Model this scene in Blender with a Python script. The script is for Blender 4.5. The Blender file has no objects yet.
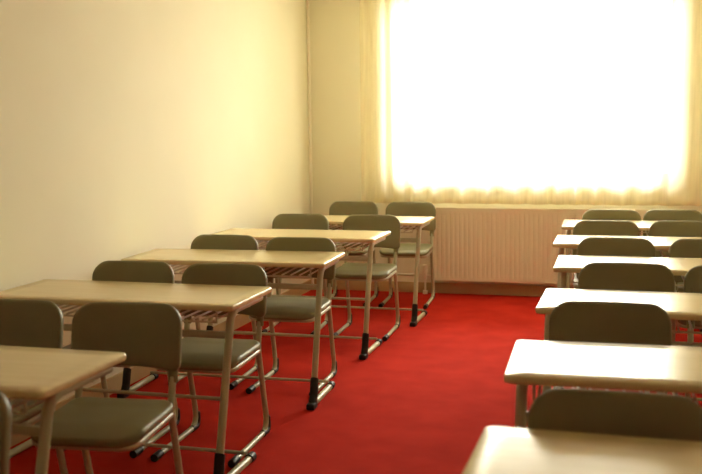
import bpy, bmesh, math, random
from mathutils import Vector, Matrix
random.seed(7)
S = bpy.context.scene
COL = S.collection

# ------------------------------------------------------------------ materials
def srgb(r, g, b):
    f = lambda c: (c/255/12.92) if c/255 <= 0.04045 else ((c/255+0.055)/1.055)**2.4
    return (f(r), f(g), f(b), 1)

def new_mat(name):
    m = bpy.data.materials.new(name); m.use_nodes = True
    nt = m.node_tree; nt.nodes.clear()
    return m, nt, nt.nodes.new, nt.links.new

def principled(name, col, rough=0.5, spec=0.5, col2=None, scale=8.0, bump=0.0, bscale=200.0,
               metallic=0.0, coat=0.0, stretch=(1, 1, 1), detail=4.0, sheen=0.0):
    m, nt, N, Lk = new_mat(name)
    out = N('ShaderNodeOutputMaterial'); b = N('ShaderNodeBsdfPrincipled')
    Lk(b.outputs[0], out.inputs[0])
    b.inputs['Roughness'].default_value = rough
    b.inputs['Specular IOR Level'].default_value = spec
    b.inputs['Metallic'].default_value = metallic
    b.inputs['Coat Weight'].default_value = coat
    b.inputs['Coat Roughness'].default_value = 0.12
    b.inputs['Sheen Weight'].default_value = sheen
    tc = N('ShaderNodeTexCoord'); mp = N('ShaderNodeMapping')
    mp.inputs['Scale'].default_value = stretch
    Lk(tc.outputs['Object'], mp.inputs['Vector'])
    n = N('ShaderNodeTexNoise'); n.inputs['Scale'].default_value = scale; n.inputs['Detail'].default_value = detail
    Lk(mp.outputs[0], n.inputs['Vector'])
    r = N('ShaderNodeValToRGB')
    r.color_ramp.elements[0].position = 0.3; r.color_ramp.elements[1].position = 0.7
    r.color_ramp.elements[0].color = col; r.color_ramp.elements[1].color = col2 or col
    Lk(n.outputs['Fac'], r.inputs[0]); Lk(r.outputs[0], b.inputs['Base Color'])
    if bump > 0:
        n2 = N('ShaderNodeTexNoise'); n2.inputs['Scale'].default_value = bscale; n2.inputs['Detail'].default_value = 3
        Lk(mp.outputs[0], n2.inputs['Vector'])
        bp = N('ShaderNodeBump'); bp.inputs['Strength'].default_value = bump; bp.inputs['Distance'].default_value = 0.004
        Lk(n2.outputs['Fac'], bp.inputs['Height']); Lk(bp.outputs[0], b.inputs['Normal'])
    return m

WALL   = principled('cream_wall_paint', (0.87, 0.845, 0.68, 1), 0.75, 0.25, (0.885, 0.86, 0.70, 1), 3, 0.06, 120)
CEIL   = principled('ceiling_paint', (0.88, 0.85, 0.74, 1), 0.9, 0.1, (0.89, 0.86, 0.75, 1), 3)
TRIM   = principled('tan_trim', (0.55, 0.40, 0.22, 1), 0.5, 0.3, (0.60, 0.44, 0.25, 1), 6)
WHITE  = principled('white_enamel', (0.86, 0.80, 0.66, 1), 0.35, 0.5, (0.87, 0.81, 0.68, 1), 4)
RADM   = principled('radiator_enamel', (0.86, 0.80, 0.62, 1), 0.4, 0.4, (0.87, 0.81, 0.64, 1), 4)
CARPET = principled('red_carpet', (0.42, 0.018, 0.009, 1), 0.95, 0.05, (0.53, 0.028, 0.014, 1), 5, 0.9, 420, sheen=0.0, detail=8)
LAM    = principled('beige_laminate', (0.71, 0.585, 0.325, 1), 0.22, 0.6, (0.76, 0.635, 0.365, 1), 5, 0.0, stretch=(0.6, 6, 1), detail=5)
PLASTIC= principled('olive_plastic', (0.205, 0.190, 0.100, 1), 0.46, 0.38, (0.218, 0.202, 0.108, 1), 10, 0.05, 500)
TUBE   = principled('beige_painted_steel', (0.46, 0.45, 0.31, 1), 0.3, 0.5, (0.49, 0.48, 0.33, 1), 10)
ROD    = principled('grey_coated_wire', (0.58, 0.53, 0.40, 1), 0.28, 0.55, (0.62, 0.57, 0.43, 1), 10)
BLACK  = principled('black_rubber', (0.012, 0.010, 0.008, 1), 0.5, 0.4, (0.016, 0.014, 0.011, 1), 10)

def curtain_mat():
    m, nt, N, Lk = new_mat('sheer_cream_voile')
    out = N('ShaderNodeOutputMaterial')
    tr = N('ShaderNodeBsdfTransparent'); tr.inputs[0].default_value = (1, 0.97, 0.90, 1)
    tl = N('ShaderNodeBsdfTranslucent'); tl.inputs[0].default_value = (0.96, 0.91, 0.72, 1)
    df = N('ShaderNodeBsdfDiffuse'); df.inputs[0].default_value = (0.94, 0.88, 0.68, 1)
    m1 = N('ShaderNodeMixShader'); m1.inputs[0].default_value = 0.40
    m2 = N('ShaderNodeMixShader')
    tc = N('ShaderNodeTexCoord'); w = N('ShaderNodeTexNoise'); w.inputs['Scale'].default_value = 60
    mp = N('ShaderNodeMapping'); mp.inputs['Scale'].default_value = (1, 1, 0.05)
    Lk(tc.outputs['Object'], mp.inputs[0]); Lk(mp.outputs[0], w.inputs['Vector'])
    mr = N('ShaderNodeMapRange'); mr.inputs[3].default_value = 0.58; mr.inputs[4].default_value = 0.74
    Lk(w.outputs['Fac'], mr.inputs[0])
    Lk(tl.outputs[0], m1.inputs[1]); Lk(df.outputs[0], m1.inputs[2])
    Lk(mr.outputs[0], m2.inputs[0]); Lk(tr.outputs[0], m2.inputs[1]); Lk(m1.outputs[0], m2.inputs[2])
    Lk(m2.outputs[0], out.inputs[0])
    return m
CURTAIN = curtain_mat()

def glass_mat():
    m, nt, N, Lk = new_mat('window_glass')
    out = N('ShaderNodeOutputMaterial')
    tr = N('ShaderNodeBsdfTransparent'); tr.inputs[0].default_value = (0.97, 0.98, 0.97, 1)
    gl = N('ShaderNodeBsdfGlossy'); gl.inputs['Roughness'].default_value = 0.02
    fr = N('ShaderNodeFresnel'); fr.inputs[0].default_value = 1.45
    mx = N('ShaderNodeMixShader')
    Lk(fr.outputs[0], mx.inputs[0]); Lk(tr.outputs[0], mx.inputs[1]); Lk(gl.outputs[0], mx.inputs[2])
    Lk(mx.outputs[0], out.inputs[0])
    return m
GLASS = glass_mat()

# ------------------------------------------------------------------ mesh helpers
def obj(name, bm, mat, parent=None, smooth=True, sharp=None):
    me = bpy.data.meshes.new(name)
    bmesh.ops.recalc_face_normals(bm, faces=bm.faces)
    bm.to_mesh(me); bm.free()
    me.materials.append(mat)
    if smooth:
        for p in me.polygons: p.use_smooth = True
        try: me.set_sharp_from_angle(angle=math.radians(40))
        except Exception: pass
    o = bpy.data.objects.new(name, me); COL.objects.link(o)
    if parent: o.parent = parent
    return o

def box(bm, x0, x1, y0, y1, z0, z1, bevel=0.0, seg=2):
    vs = [bm.verts.new((x, y, z)) for z in (z0, z1) for y in (y0, y1) for x in (x0, x1)]
    fs = [bm.faces.new([vs[i] for i in q]) for q in
          ((0, 2, 3, 1), (4, 5, 7, 6), (0, 1, 5, 4), (2, 6, 7, 3), (0, 4, 6, 2), (1, 3, 7, 5))]
    if bevel > 0:
        es = list({e for f in fs for e in f.edges})
        bmesh.ops.bevel(bm, geom=es, offset=bevel, segments=seg, profile=0.5, affect='EDGES')

def fillet(pts, rad, n=6):
    """polyline with rounded corners; rad is a list for the inner points"""
    P = [Vector(p) for p in pts]; out = [P[0]]
    for i in range(1, len(P)-1):
        r = rad[i-1]; a = P[i-1]-P[i]; b = P[i+1]-P[i]
        la, lb = a.length, b.length; a.normalize(); b.normalize()
        ang = a.angle(b); t = min(r/max(math.tan(ang/2), 1e-4), la*0.49, lb*0.49)
        p0 = P[i]+a*t; p1 = P[i]+b*t
        for k in range(n+1):
            s = k/n
            out.append((1-s)**2*p0 + 2*s*(1-s)*P[i] + s*s*p1)
    out.append(P[-1])
    return out

def tube(bm, pts, r, n=12, r2=None, caps=True):
    """sweep a round (or oval r x r2) section along a path"""
    P = [Vector(p) for p in pts]; r2 = r2 or r
    rings = []; side = None
    for i, p in enumerate(P):
        d = (P[min(i+1, len(P)-1)]-P[max(i-1, 0)]).normalized()
        if side is None:
            ref = Vector((1, 0, 0)) if abs(d.x) < 0.9 else Vector((0, 1, 0))
            side = (ref - d*ref.dot(d)).normalized()
        else:
            side = (side - d*side.dot(d)).normalized()
        up = d.cross(side)
        rings.append([bm.verts.new(p + side*(r*math.cos(2*math.pi*k/n)) + up*(r2*math.sin(2*math.pi*k/n))) for k in range(n)])
    for a, b in zip(rings, rings[1:]):
        for k in range(n):
            bm.faces.new((a[k], a[(k+1) % n], b[(k+1) % n], b[k]))
    if caps:
        bm.faces.new(rings[0][::-1]); bm.faces.new(rings[-1])

def rounded_outline(w, h, radii, n=10):
    """closed outline, centre 0, radii = bl, br, tr, tl"""
    pts = []
    cs = [(-w/2, -h/2, radii[0], math.pi), (w/2, -h/2, radii[1], 1.5*math.pi), (w/2, h/2, radii[2], 0), (-w/2, h/2, radii[3], 0.5*math.pi)]
    for cx, cy, r, a0 in cs:
        ox = cx + (r if cx < 0 else -r); oy = cy + (r if cy < 0 else -r)
        for k in range(n+1):
            a = a0 + k/n*math.pi/2
            pts.append((ox+r*math.cos(a), oy+r*math.sin(a)))
    # subdivide the straight runs
    out = []
    for i, p in enumerate(pts):
        q = pts[(i+1) % len(pts)]; L = math.hypot(q[0]-p[0], q[1]-p[1])
        m = max(1, int(L/0.03))
        for k in range(m): out.append((p[0]+(q[0]-p[0])*k/m, p[1]+(q[1]-p[1])*k/m))
    return out

def shell(bm, outline, half, place, rim=0.012):
    """slab with rounded rim: place(u, v, t) turns outline plane + thickness into a point"""
    n = len(outline)
    W = max(abs(p[0]) for p in outline); H = max(abs(p[1]) for p in outline)
    def ring(ins, t):
        sx = (W-ins)/W; sy = (H-ins)/H
        return [bm.verts.new(place(x*sx, y*sy, t)) for x, y in outline]
    prof = [(0.0, 0.0)]
    for a in (30, 60, 90):
        prof.append((rim*(1-math.cos(math.radians(a))), half*math.sin(math.radians(a))))
    m = min(W, H)
    for f in (0.25, 0.5, 0.75, 0.95): prof.append((rim+(m-rim)*f, half))
    base = ring(0, 0)
    for sgn in (1, -1):
        prev = base
        for ins, t in prof[1:]:
            cur = ring(ins, sgn*t)
            for k in range(n):
                q = (prev[k], prev[(k+1) % n], cur[(k+1) % n], cur[k])
                bm.faces.new(q if sgn > 0 else q[::-1])
            prev = cur
        bm.faces.new(prev if sgn > 0 else prev[::-1])

def empty(name, loc, rz=0.0):
    o = bpy.data.objects.new(name, None); COL.objects.link(o)
    o.location = loc; o.rotation_euler = (0, 0, rz); o.empty_display_size = 0.1
    return o

def tag(o, label, cat, group=None):
    o['label'] = label; o['category'] = cat
    if group: o['group'] = group
    elif 'group' in o: del o['group']

def struct(o):
    o['kind'] = 'structure'; return o

def copy_tree(o, parent=None):
    c = o.copy(); COL.objects.link(c)
    if parent: c.parent = parent
    for ch in [k for k in ALL if k.parent == o]: copy_tree(ch, c)
    return c

# ------------------------------------------------------------------ the room
XL, XR, YN, YB, ZC = -2.79, 1.4, -2.6, 8.475, 2.75
WX0, WX1, WZ0, WZ1 = -1.915, 0.47, 1.025, 2.62         # the window opening
T = 0.24

bm = bmesh.new(); box(bm, -3.15, XR+T, YN-T, YB+T, -0.1, 0); struct(obj('floor', bm, CARPET, smooth=False))
bm = bmesh.new(); box(bm, -3.15, XR+T, YN-T, YB+T, ZC, ZC+0.1); struct(obj('ceiling', bm, CEIL, smooth=False))
def wall_x(y): return -2.84+0.0155*y                   # the left wall runs slightly out of square
def prism(bm, foot, z0, z1):
    a = [bm.verts.new((x, y, z0)) for x, y in foot]; b = [bm.verts.new((x, y, z1)) for x, y in foot]
    bm.faces.new(a[::-1]); bm.faces.new(b)
    for i in range(len(foot)):
        j = (i+1) % len(foot); bm.faces.new((a[i], a[j], b[j], b[i]))
bm = bmesh.new(); prism(bm, [(-3.15, YN-T), (wall_x(YN-T), YN-T), (wall_x(YB+T), YB+T), (-3.15, YB+T)], 0, ZC)
struct(obj('wall_left', bm, WALL, smooth=False))
bm = bmesh.new(); box(bm, XR, XR+T, YN-T, YB+T, 0, ZC); struct(obj('wall_right', bm, WALL, smooth=False))
bm = bmesh.new(); box(bm, wall_x(YN), XR, YN-T, YN, 0, ZC)
struct(obj('wall_front', bm, WALL, smooth=False))
bm = bmesh.new()
box(bm, wall_x(YB), WX0, YB, YB+T, 0, ZC); box(bm, WX1, XR, YB, YB+T, 0, ZC)
box(bm, WX0, WX1, YB, YB+T, 0, WZ0); box(bm, WX0, WX1, YB, YB+T, WZ1, ZC)
struct(obj('wall_back', bm, WALL, smooth=False))

# windows: frame, glass, sill
def window(name, x0, x1, z0, z1, y, inward):
    win = struct(empty(name, ((x0+x1)/2, y, z0)))
    w2 = (x1-x0)/2; wh = z1-z0; fw = 0.05
    bm = bmesh.new()
    box(bm, -w2, w2, -.03, .03, 0, fw, .004); box(bm, -w2, w2, -.03, .03, wh-fw, wh, .004)
    box(bm, -w2, -w2+fw, -.03, .03, fw, wh-fw, .004); box(bm, w2-fw, w2, -.03, .03, fw, wh-fw, .004)
    obj('window_frame', bm, WHITE, win)
    bm = bmesh.new(); box(bm, -w2+fw-.004, w2-fw+.004, -.003, .003, fw-.004, wh-fw+.004)
    obj('pane', bm, GLASS, win, smooth=False)
    bm = bmesh.new(); ys = sorted((inward*.03, inward*.16)); box(bm, -w2-.03, w2+.03, ys[0], ys[1], -.03, 0.0, .006)
    obj('window_sill', bm, WHITE, win)
window('window_1', WX0, WX1, WZ0, WZ1, YB+0.14, -1)

# skirting
def baseboard(name, x0, x1, y0, y1):
    bm = bmesh.new(); box(bm, x0, x1, y0, y1, 0, 0.095, 0.004); struct(obj(name, bm, TRIM))
baseboard('baseboard_back', wall_x(YB)+.014, XR-.014, YB-0.014, YB)
bm = bmesh.new(); prism(bm, [(wall_x(YN), YN), (wall_x(YN)+.014, YN), (wall_x(YB)+.014, YB), (wall_x(YB), YB)], 0, .095)
struct(obj('baseboard_left', bm, TRIM, smooth=False))
baseboard('baseboard_right', XR-0.014, XR, YN+.014, YB)
baseboard('baseboard_front', wall_x(YN)+.014, XR-.014, YN, YN+0.014)
# slim white riser pipe standing in the far corner
bm = bmesh.new(); px_ = wall_x(YB)+.020
tube(bm, [(px_, YB-.045, 0.0), (px_, YB-.045, ZC)], .0125, 16)
pp = obj('heating_pipe', bm, WHITE); tag(pp, 'slim white vertical pipe in the corner left of the curtain', 'pipe')

# ------------------------------------------------------------------ curtain
def make_curtain():
    x0, x1, z0, z1 = -2.185, 0.82, 0.822, ZC-0.03
    bm = bmesh.new(); nx, nz = 420, 26
    rnd = random.Random(3)
    ph = [rnd.uniform(0, 6.28) for _ in range(6)]
    def yy(x, z):
        k = (z1-z)/(z1-z0)
        a = 0.018 + 0.010*k
        u = x + 0.05*math.sin(4.3*x+ph[0]) + 0.02*k*math.sin(9*x+ph[1])
        ed = min(1.0, (x-x0)/.08+.15, (x1-x)/.08+.15)
        return ed*(a*math.sin(2*math.pi*u/0.19+ph[2]) + 0.010*math.sin(2*math.pi*u/0.105+ph[3]+0.8*k)
                + 0.008*k*math.sin(2*math.pi*u/0.41+ph[4]))
    rows = []
    for j in range(nz+1):
        z = z0+(z1-z0)*j/nz
        rows.append([bm.verts.new((x0+(x1-x0)*i/nx, yy(x0+(x1-x0)*i/nx, z), z)) for i in range(nx+1)])
    for a, b in zip(rows, rows[1:]):
        for i in range(nx): bm.faces.new((a[i], a[i+1], b[i+1], b[i]))
    c = obj('window_curtain', bm, CURTAIN)
    c.location = (0, YB-0.15, 0)
    tag(c, 'sheer cream curtain hanging in soft folds over the bright window', 'curtain')
    bm = bmesh.new()                                         # doubled hem along the bottom
    for s in (-1, 1):
        a = [bm.verts.new((x0+(x1-x0)*i/nx, yy(x0+(x1-x0)*i/nx, z0)+s*.0018, z0-.002)) for i in range(nx+1)]
        b = [bm.verts.new((x0+(x1-x0)*i/nx, yy(x0+(x1-x0)*i/nx, z0+.03)+s*.0018, z0+.03)) for i in range(nx+1)]
        for i in range(nx): bm.faces.new((a[i], a[i+1], b[i+1], b[i]))
    obj('hem', bm, CURTAIN, c)
make_curtain()

# ------------------------------------------------------------------ radiator
def make_radiator():
    x0, x1, z0, z1 = -1.55, 0.48, 0.128, 0.778
    w = x1-x0
    r = empty('panel_radiator', (x0, YB-0.104, 0))
    tag(r, 'cream ribbed panel radiator on the far wall under the window', 'radiator')
    # front panel with pressed flutes
    bm = bmesh.new(); pitch = 0.040; nf = int((w-0.03)/pitch); m = 8; mar = (w-nf*pitch)/2
    xs = [0.0] + [mar+pitch*(i+k/m) for i in range(nf) for k in range(m)] + [w-mar, w]
    zs = [z0, z0+.006, z0+.030, z0+.042, z0+.052, (z0+z1)/2, z1-.062, z1-.052, z1-.040, z1-.012, z1-.006]
    amp = [0, 0, 0, .6, 1, 1, 1, .6, 0, 0, 0]
    set_back = [.006, 0, 0, 0, 0, 0, 0, 0, 0, 0, .006]
    rows = []
    for z, a, sb in zip(zs, amp, set_back):
        row = []
        for x in xs:
            ph = ((x-mar)/pitch) % 1.0
            inside = mar <= x <= w-mar
            g = max(0.0, 1-abs(ph-0.5)/0.26) if inside else 0
            g = g*g*(3-2*g)
            row.append(bm.verts.new((x, 0.006*a*g+sb-0.012, z)))
        rows.append(row)
    for a, b in zip(rows, rows[1:]):
        for i in range(len(xs)-1): bm.faces.new((a[i], a[i+1], b[i+1], b[i]))
    back = [bm.verts.new((x, 0.006, z)) for x, z in ((0, z0), (w, z0), (w, z1-.006), (0, z1-.006))]
    bm.faces.new(back)
    obj('panel', bm, RADM, r)
    # side covers, top grille, rear panel
    for xx in (0.0, w-0.003):
        bm = bmesh.new(); box(bm, xx-.001, xx+.004, -.013, .085, z0+.01, z1, .001); obj('side_cover', bm, RADM, r)
    bm = bmesh.new()
    box(bm, .004, w-.004, -.012, -.004, z1-.012, z1+.002, .002); box(bm, .004, w-.004, .075, .083, z1-.012, z1+.002, .002)
    k = .012
    while k < w-.012:
        box(bm, k, k+.005, -.006, .077, z1-.006, z1); k += .022
    obj('top_grille', bm, RADM, r, smooth=False)
    bm = bmesh.new(); box(bm, .01, w-.01, .066, .080, z0, z1-.02, .002); obj('rear_panel', bm, RADM, r)
    for xx in (.25, w-.25):
        bm = bmesh.new(); box(bm, xx-.015, xx+.015, .080, .100, z0+.05, z1-.08); obj('wall_bracket', bm, RADM, r, smooth=False)
    # valve with its pipe at the lower left
    bm = bmesh.new(); tube(bm, fillet([(.02, .035, .165), (-.075, .035, .165), (-.075, .035, 0.0)], [.02]), .009)
    p = obj('pipe', bm, WHITE, r)
    bm = bmesh.new(); tube(bm, [(-.075, .035, 0.001), (-.075, .035, .006), (-.075, .035, .018), (-.075, .035, .03)], .022); obj('pipe_collar', bm, WHITE, p)
    bm = bmesh.new()
    tube(bm, [(-.075, .035, .135), (-.075, .035, .20)], .015)
    tube(bm, [(-.075, .035, .195), (-.075, .035, .205), (-.075, .035, .25), (-.075, .035, .262)], .021)
    obj('valve', bm, WHITE, r)
make_radiator()

# ------------------------------------------------------------------ desk
DW, DD, DZ = 1.2, 0.5, 0.77
def make_desk():
    r = empty('double_desk', (0, 0, 0))
    bm = bmesh.new()
    out = rounded_outline(DW, DD, (.022,)*4, 6)
    shell(bm, out, 0.0118, lambda u, v, t: (u, v, DZ-.0118+t), rim=0.004)
    obj('tabletop', bm, LAM, r)
    for s in (-1, 1):
        x = s*0.552
        bm = bmesh.new()
        path = fillet([(x, .20, .7265), (x, -.145, .7265), (x, -.338, .0185), (x, .045, .0185)], [.085, .055], 8)
        tube(bm, path, .0172, 14)
        lg = obj('leg', bm, TUBE, r)
        bm = bmesh.new()                                    # black boot over the front bend
        tube(bm, [(x, -.300, .150), (x, -.303, .145), (x, -.330, .045)], .0225, 14)
        tube(bm, [(x, -.327, .062), (x, -.352, .020)], .0225, 14)
        box(bm, x-.023, x+.023, -.400, -.325, 0.0, .034, .008)
        obj('boot', bm, BLACK, lg)
        bm = bmesh.new(); tube(bm, [(x, .015, .0205), (x, .052, .0205), (x, .058, .0205)], .0220, 14); obj('end_cap', bm, BLACK, lg)
    bm = bmesh.new()                                        # flat beam under the book rack
    box(bm, -.546, .546, -.181, -.163, .614, .644, .005)
    obj('front_beam', bm, TUBE, r)
    bm = bmesh.new(); tube(bm, [(-.552, -.242, .370), (.552, -.242, .370)], .008, 10); obj('stretcher', bm, TUBE, r)
    bm = bmesh.new(); tube(bm, [(-.552, -.005, .054), (.552, -.005, .054)], .008, 10); obj('floor_bar', bm, TUBE, r)
    bm = bmesh.new()                                        # wire book rack
    for y in (-.205, .165): tube(bm, [(-.515, y, .690), (.515, y, .690)], .0045, 8)
    for xx in (-.512, .512):
        for y in (-.205, .165): tube(bm, [(xx, y, .690), (xx, y, .750)], .0045, 8)
    n = 20
    for i in range(n+1):
        xx = -.50+1.0*i/n
        tube(bm, [(xx, -.212, .698), (xx, .170, .698)], .0048, 8)
    obj('book_rack', bm, ROD, r)
    return r

# ------------------------------------------------------------------ chair
CH = 0.845
def back_y(z):                                             # the back leans away above the seat
    return -0.052 + (z-.57)*0.19
def make_chair():
    r = empty('school_chair', (0, 0, 0))
    for s in (-1, 1):
        x = s*0.186
        bm = bmesh.new()
        path = fillet([(x, back_y(.81)+.004, .81), (x, back_y(.60)+.002, .60), (x, -.085, .455), (x, .030, .0175), (x, -.465, .0175)], [.25, .12, .075], 8)
        tube(bm, path, .0135, 12)
        t = obj('side_tube', bm, TUBE, r)
        bm = bmesh.new(); tube(bm, [(x, -.410, .0185), (x, -.470, .0185), (x, -.480, .0185)], .0185, 12); obj('end_cap', bm, BLACK, t)
        bm = bmesh.new()                                    # rubber heel where the tube bends
        tube(bm, fillet([(x, .0247, .085), (x, .031, .0175), (x, -.045, .0175)], [.075], 8), .0172, 12); obj('heel', bm, BLACK, t)
    bm = bmesh.new()                                        # carrier under the seat
    pz = .429
    tube(bm, fillet([(-.186, -.083, pz+.010), (-.186, -.455, pz+.004), (.186, -.455, pz+.004), (.186, -.083, pz+.010)], [.06, .06], 8), .0130, 12)
    tube(bm, [(-.186, -.12, pz+.006), (.186, -.12, pz+.006)], .010, 10)
    obj('seat_frame', bm, TUBE, r)
    bm = bmesh.new()                                        # seat: dished, front edge rolls down
    out = rounded_outline(.415, .405, (.085, .085, .05, .05), 8)
    def sp(u, v, t):
        f = (v+.2025)/.405                                  # 0 front .. 1 back
        z = .470 - .006*math.cos(u/.2*1.3)*math.sin(min(1, max(0, f))*math.pi) - .022*max(0, .22-f)/.22 + .010*max(0, f-.85)/.15
        return (u, -.275+v, z+t)
    shell(bm, out, .017, sp, rim=.014)
    obj('seat', bm, PLASTIC, r)
    bm = bmesh.new()                                        # backrest, curved round the sitter
    z0, z1, bw = .595, CH, .438
    out = rounded_outline(bw, z1-z0, (.030, .030, .078, .078), 10)
    def bpl(u, v, t):
        z = (z0+z1)/2+v
        c = (u/(bw/2))
        sag = .014*(1-c*c)*(1 if v < 0 else 0)*(-v/((z1-z0)/2))   # bottom edge arched a little
        return (u, back_y(z) - .030*c*c + .012 - t*((1+1.9*c**4) if t < 0 else 1), z+sag)
    shell(bm, out, .0115, bpl, rim=.0115)
    for s in (-1, 1):                                       # sockets that swallow the tubes
        x = s*.186
        tube(bm, [(x, back_y(.555)+.003, .555), (x, back_y(.58)+.003, .58), (x, back_y(.65)-.002, .65), (x, back_y(.74)-.006, .74)], .0185, 12, .0165)
    obj('backrest', bm, PLASTIC, r)
    return r

desk0 = make_desk(); chair0 = make_chair()
ALL = list(bpy.data.objects)
DESKS = {
 'L1': (-1.996, 7.389, -.012), 'L2': (-2.106, 6.310, -.009), 'L3': (-2.112, 5.153, .030), 'L4': (-2.123, 3.922, -.005), 'L5': (-2.149, 2.585, -.005),
 'R1': (.228, 7.296, .013), 'R2': (.233, 6.258, .002), 'R3': (.298, 5.254, .001), 'R4': (.302, 4.119, -.018), 'R5': (.285, 3.062, .024), 'R6': (.296, 2.058, -.02)}
DL = {
 'L1': 'beige double desk of the wall row closest to the radiator',
 'L2': 'beige double desk in the wall row, second back from the radiator',
 'L3': 'beige double desk in the wall row, middle of its five',
 'L4': 'beige double desk in the wall row, just behind the nearest one',
 'L5': 'beige double desk nearest the camera in the wall row, cut off at left',
 'R1': 'pale double desk of the right-hand row closest to the window',
 'R2': 'pale double desk of the right-hand row, second back from the window',
 'R3': 'pale double desk of the right-hand row, third back from the window',
 'R4': 'pale double desk of the right-hand row, fourth back from the window',
 'R5': 'pale glaring double desk of the right-hand row, second nearest the camera',
 'R6': 'pale double desk at the bottom right corner, nearest of the right-hand row'}
first = True
for k, (x, y, a) in DESKS.items():
    o = desk0 if first else copy_tree(desk0); first = False
    o.location = (x, y, 0); o.rotation_euler = (0, 0, a)
    tag(o, DL[k], 'desk', 'double desks of the row by the left wall' if k[0] == 'L' else 'double desks of the right-hand row')

CHAIRS = {
 'L1': (-2.205, 8.15, .05), 'L1b': (-1.697, 8.155, .05), 'L2': (-2.300, 6.950, .08), 'L2b': (-1.740, 6.940, .03), 'L3': (-2.324, 5.528, .04),
 'L3b': (-1.813, 5.480, .03), 'L4': (-2.320, 4.345, .04), 'L4b': (-1.826, 4.335, .03), 'L5': (-2.270, 3.255, .05), 'L5b': (-1.787, 3.285, .10),
 'L6b': (-1.712, 2.12, 0),
 'R1': (-.024, 7.610, 0), 'R1b': (.425, 7.655, .02), 'R2': (-.056, 6.746, .02), 'R2b': (.441, 6.797, 0), 'R3': (.011, 5.749, -.02),
 'R3b': (.518, 5.758, .02), 'R4': (.056, 4.713, .01), 'R4b': (.534, 4.703, 0), 'R5': (-.012, 3.662, .02), 'R6': (.016, 2.425, -.01)}
CL = {
 'L1': 'olive plastic chair behind the farthest wall-row desk, on the wall side',
 'L1b': 'olive plastic chair behind the farthest wall-row desk, aisle side, touching the radiator view',
 'L2': 'olive plastic chair behind the second farthest wall-row desk, on the wall side',
 'L2b': 'olive plastic chair behind the second farthest wall-row desk, on the aisle side',
 'L3': 'olive plastic chair at the middle wall-row desk, on the wall side',
 'L3b': 'olive plastic chair at the middle wall-row desk, on the aisle side',
 'L4': 'olive plastic chair at the second nearest wall-row desk, on the wall side',
 'L4b': 'olive plastic chair at the second nearest wall-row desk, on the aisle side',
 'L5': 'olive plastic chair at the nearest wall-row desk, cut off by the left edge',
 'L5b': 'large olive plastic chair at the nearest wall-row desk, whole back and seat in view',
 'L6b': 'olive chair of which only a sliver of back shows at bottom left',
 'R1': 'olive chair behind the farthest right-row desk, beside the aisle',
 'R1b': 'olive chair behind the farthest right-row desk, away from the aisle',
 'R2': 'olive chair behind the second farthest right-row desk, beside the aisle',
 'R2b': 'olive chair behind the second farthest right-row desk, at the right edge',
 'R3': 'olive chair behind the third farthest right-row desk, beside the aisle',
 'R3b': 'olive chair behind the third farthest right-row desk, at the right edge',
 'R4': 'olive chair behind the fourth farthest right-row desk, beside the aisle',
 'R4b': 'olive chair behind the fourth farthest right-row desk, a strip at the right edge',
 'R5': 'olive chair between the two glaring desks, second nearest of the right row',
 'R6': 'large dark olive chair back behind the nearest right-row desk'}
CL['L1b'] = 'olive plastic chair behind the farthest wall-row desk, on the aisle side'
first = True
for k, (x, y, a) in CHAIRS.items():
    o = chair0 if first else copy_tree(chair0); first = False
    o.location = (x, y, 0); o.rotation_euler = (0, 0, a)
    tag(o, CL[k], 'chair', 'olive chairs of the row by the left wall' if k[0] == 'L' else 'olive chairs of the right-hand row')

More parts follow.
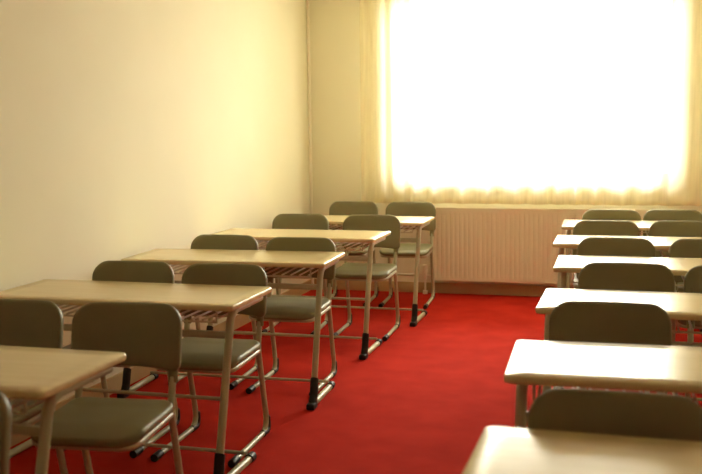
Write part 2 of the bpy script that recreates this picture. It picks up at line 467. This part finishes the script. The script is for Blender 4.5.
# ------------------------------------------------------------------ light: bright overcast sky through the window
w = bpy.data.worlds.new('overcast_sky'); S.world = w; w.use_nodes = True
bg = w.node_tree.nodes['Background']
wn = w.node_tree
tc = wn.nodes.new('ShaderNodeTexCoord'); sp = wn.nodes.new('ShaderNodeSeparateXYZ'); rp = wn.nodes.new('ShaderNodeValToRGB')
wn.links.new(tc.outputs['Generated'], sp.inputs[0])
mr = wn.nodes.new('ShaderNodeMapRange'); mr.inputs[1].default_value = -1; mr.inputs[2].default_value = 1
wn.links.new(sp.outputs['Z'], mr.inputs[0]); wn.links.new(mr.outputs[0], rp.inputs[0])
E_ = rp.color_ramp.elements                      # ground and far houses below, brighter cloud towards the zenith
E_[0].position = 0.40; E_[0].color = (0.24, 0.23, 0.20, 1)
E_[1].position = 1.0; E_[1].color = (1.0, 0.98, 0.90, 1)
e = E_.new(0.52); e.color = (0.42, 0.41, 0.38, 1)
wn.links.new(rp.outputs[0], bg.inputs[0]); bg.inputs[1].default_value = 79.0
def portal(x0, x1, z0, z1, y, rx):
    pl = bpy.data.lights.new('window_portal', 'AREA'); pl.shape = 'RECTANGLE'
    pl.size = x1-x0-.02; pl.size_y = z1-z0-.02; pl.cycles.is_portal = True
    po = bpy.data.objects.new('window_portal', pl); COL.objects.link(po)
    po.location = ((x0+x1)/2, y, (z0+z1)/2); po.rotation_euler = (math.radians(rx), 0, 0)
portal(WX0, WX1, WZ0, WZ1, YB+T+.01, -90)

# ------------------------------------------------------------------ camera
cam = bpy.data.cameras.new('camera'); co = bpy.data.objects.new('camera', cam); COL.objects.link(co)
YAW, PITCH, ROLL = 0.26799424, 0.115437613, -0.01240485
f = Vector((-math.sin(YAW)*math.cos(PITCH), math.cos(YAW)*math.cos(PITCH), -math.sin(PITCH)))
r = Vector((math.cos(YAW), math.sin(YAW), 0)); u = r.cross(f)
c, s = math.cos(ROLL), math.sin(ROLL)
r2, u2 = r*c+u*s, u*c-r*s
M = Matrix((r2, u2, -f)).transposed().to_4x4(); M.translation = (0, 0, 1.5103)
co.matrix_world = M
cam.sensor_width = 36; cam.lens = 49.53; cam.clip_start = 0.05
cam.dof.use_dof = True; cam.dof.focus_distance = 5.7; cam.dof.aperture_fstop = 3.1; cam.dof.aperture_blades = 0
S.camera = co

# ------------------------------------------------------------------ view and light paths
S.view_settings.view_transform = 'Standard'; S.view_settings.look = 'None'
S.view_settings.exposure = 0.0; S.view_settings.gamma = 1.0; S.view_settings.use_curve_mapping = False
cy = S.cycles
cy.use_denoising = True; cy.max_bounces = 14; cy.diffuse_bounces = 8; cy.glossy_bounces = 4
cy.transmission_bounces = 8; cy.transparent_max_bounces = 16; cy.caustics_reflective = False; cy.caustics_refractive = False
cy.sample_clamp_indirect = 10.0
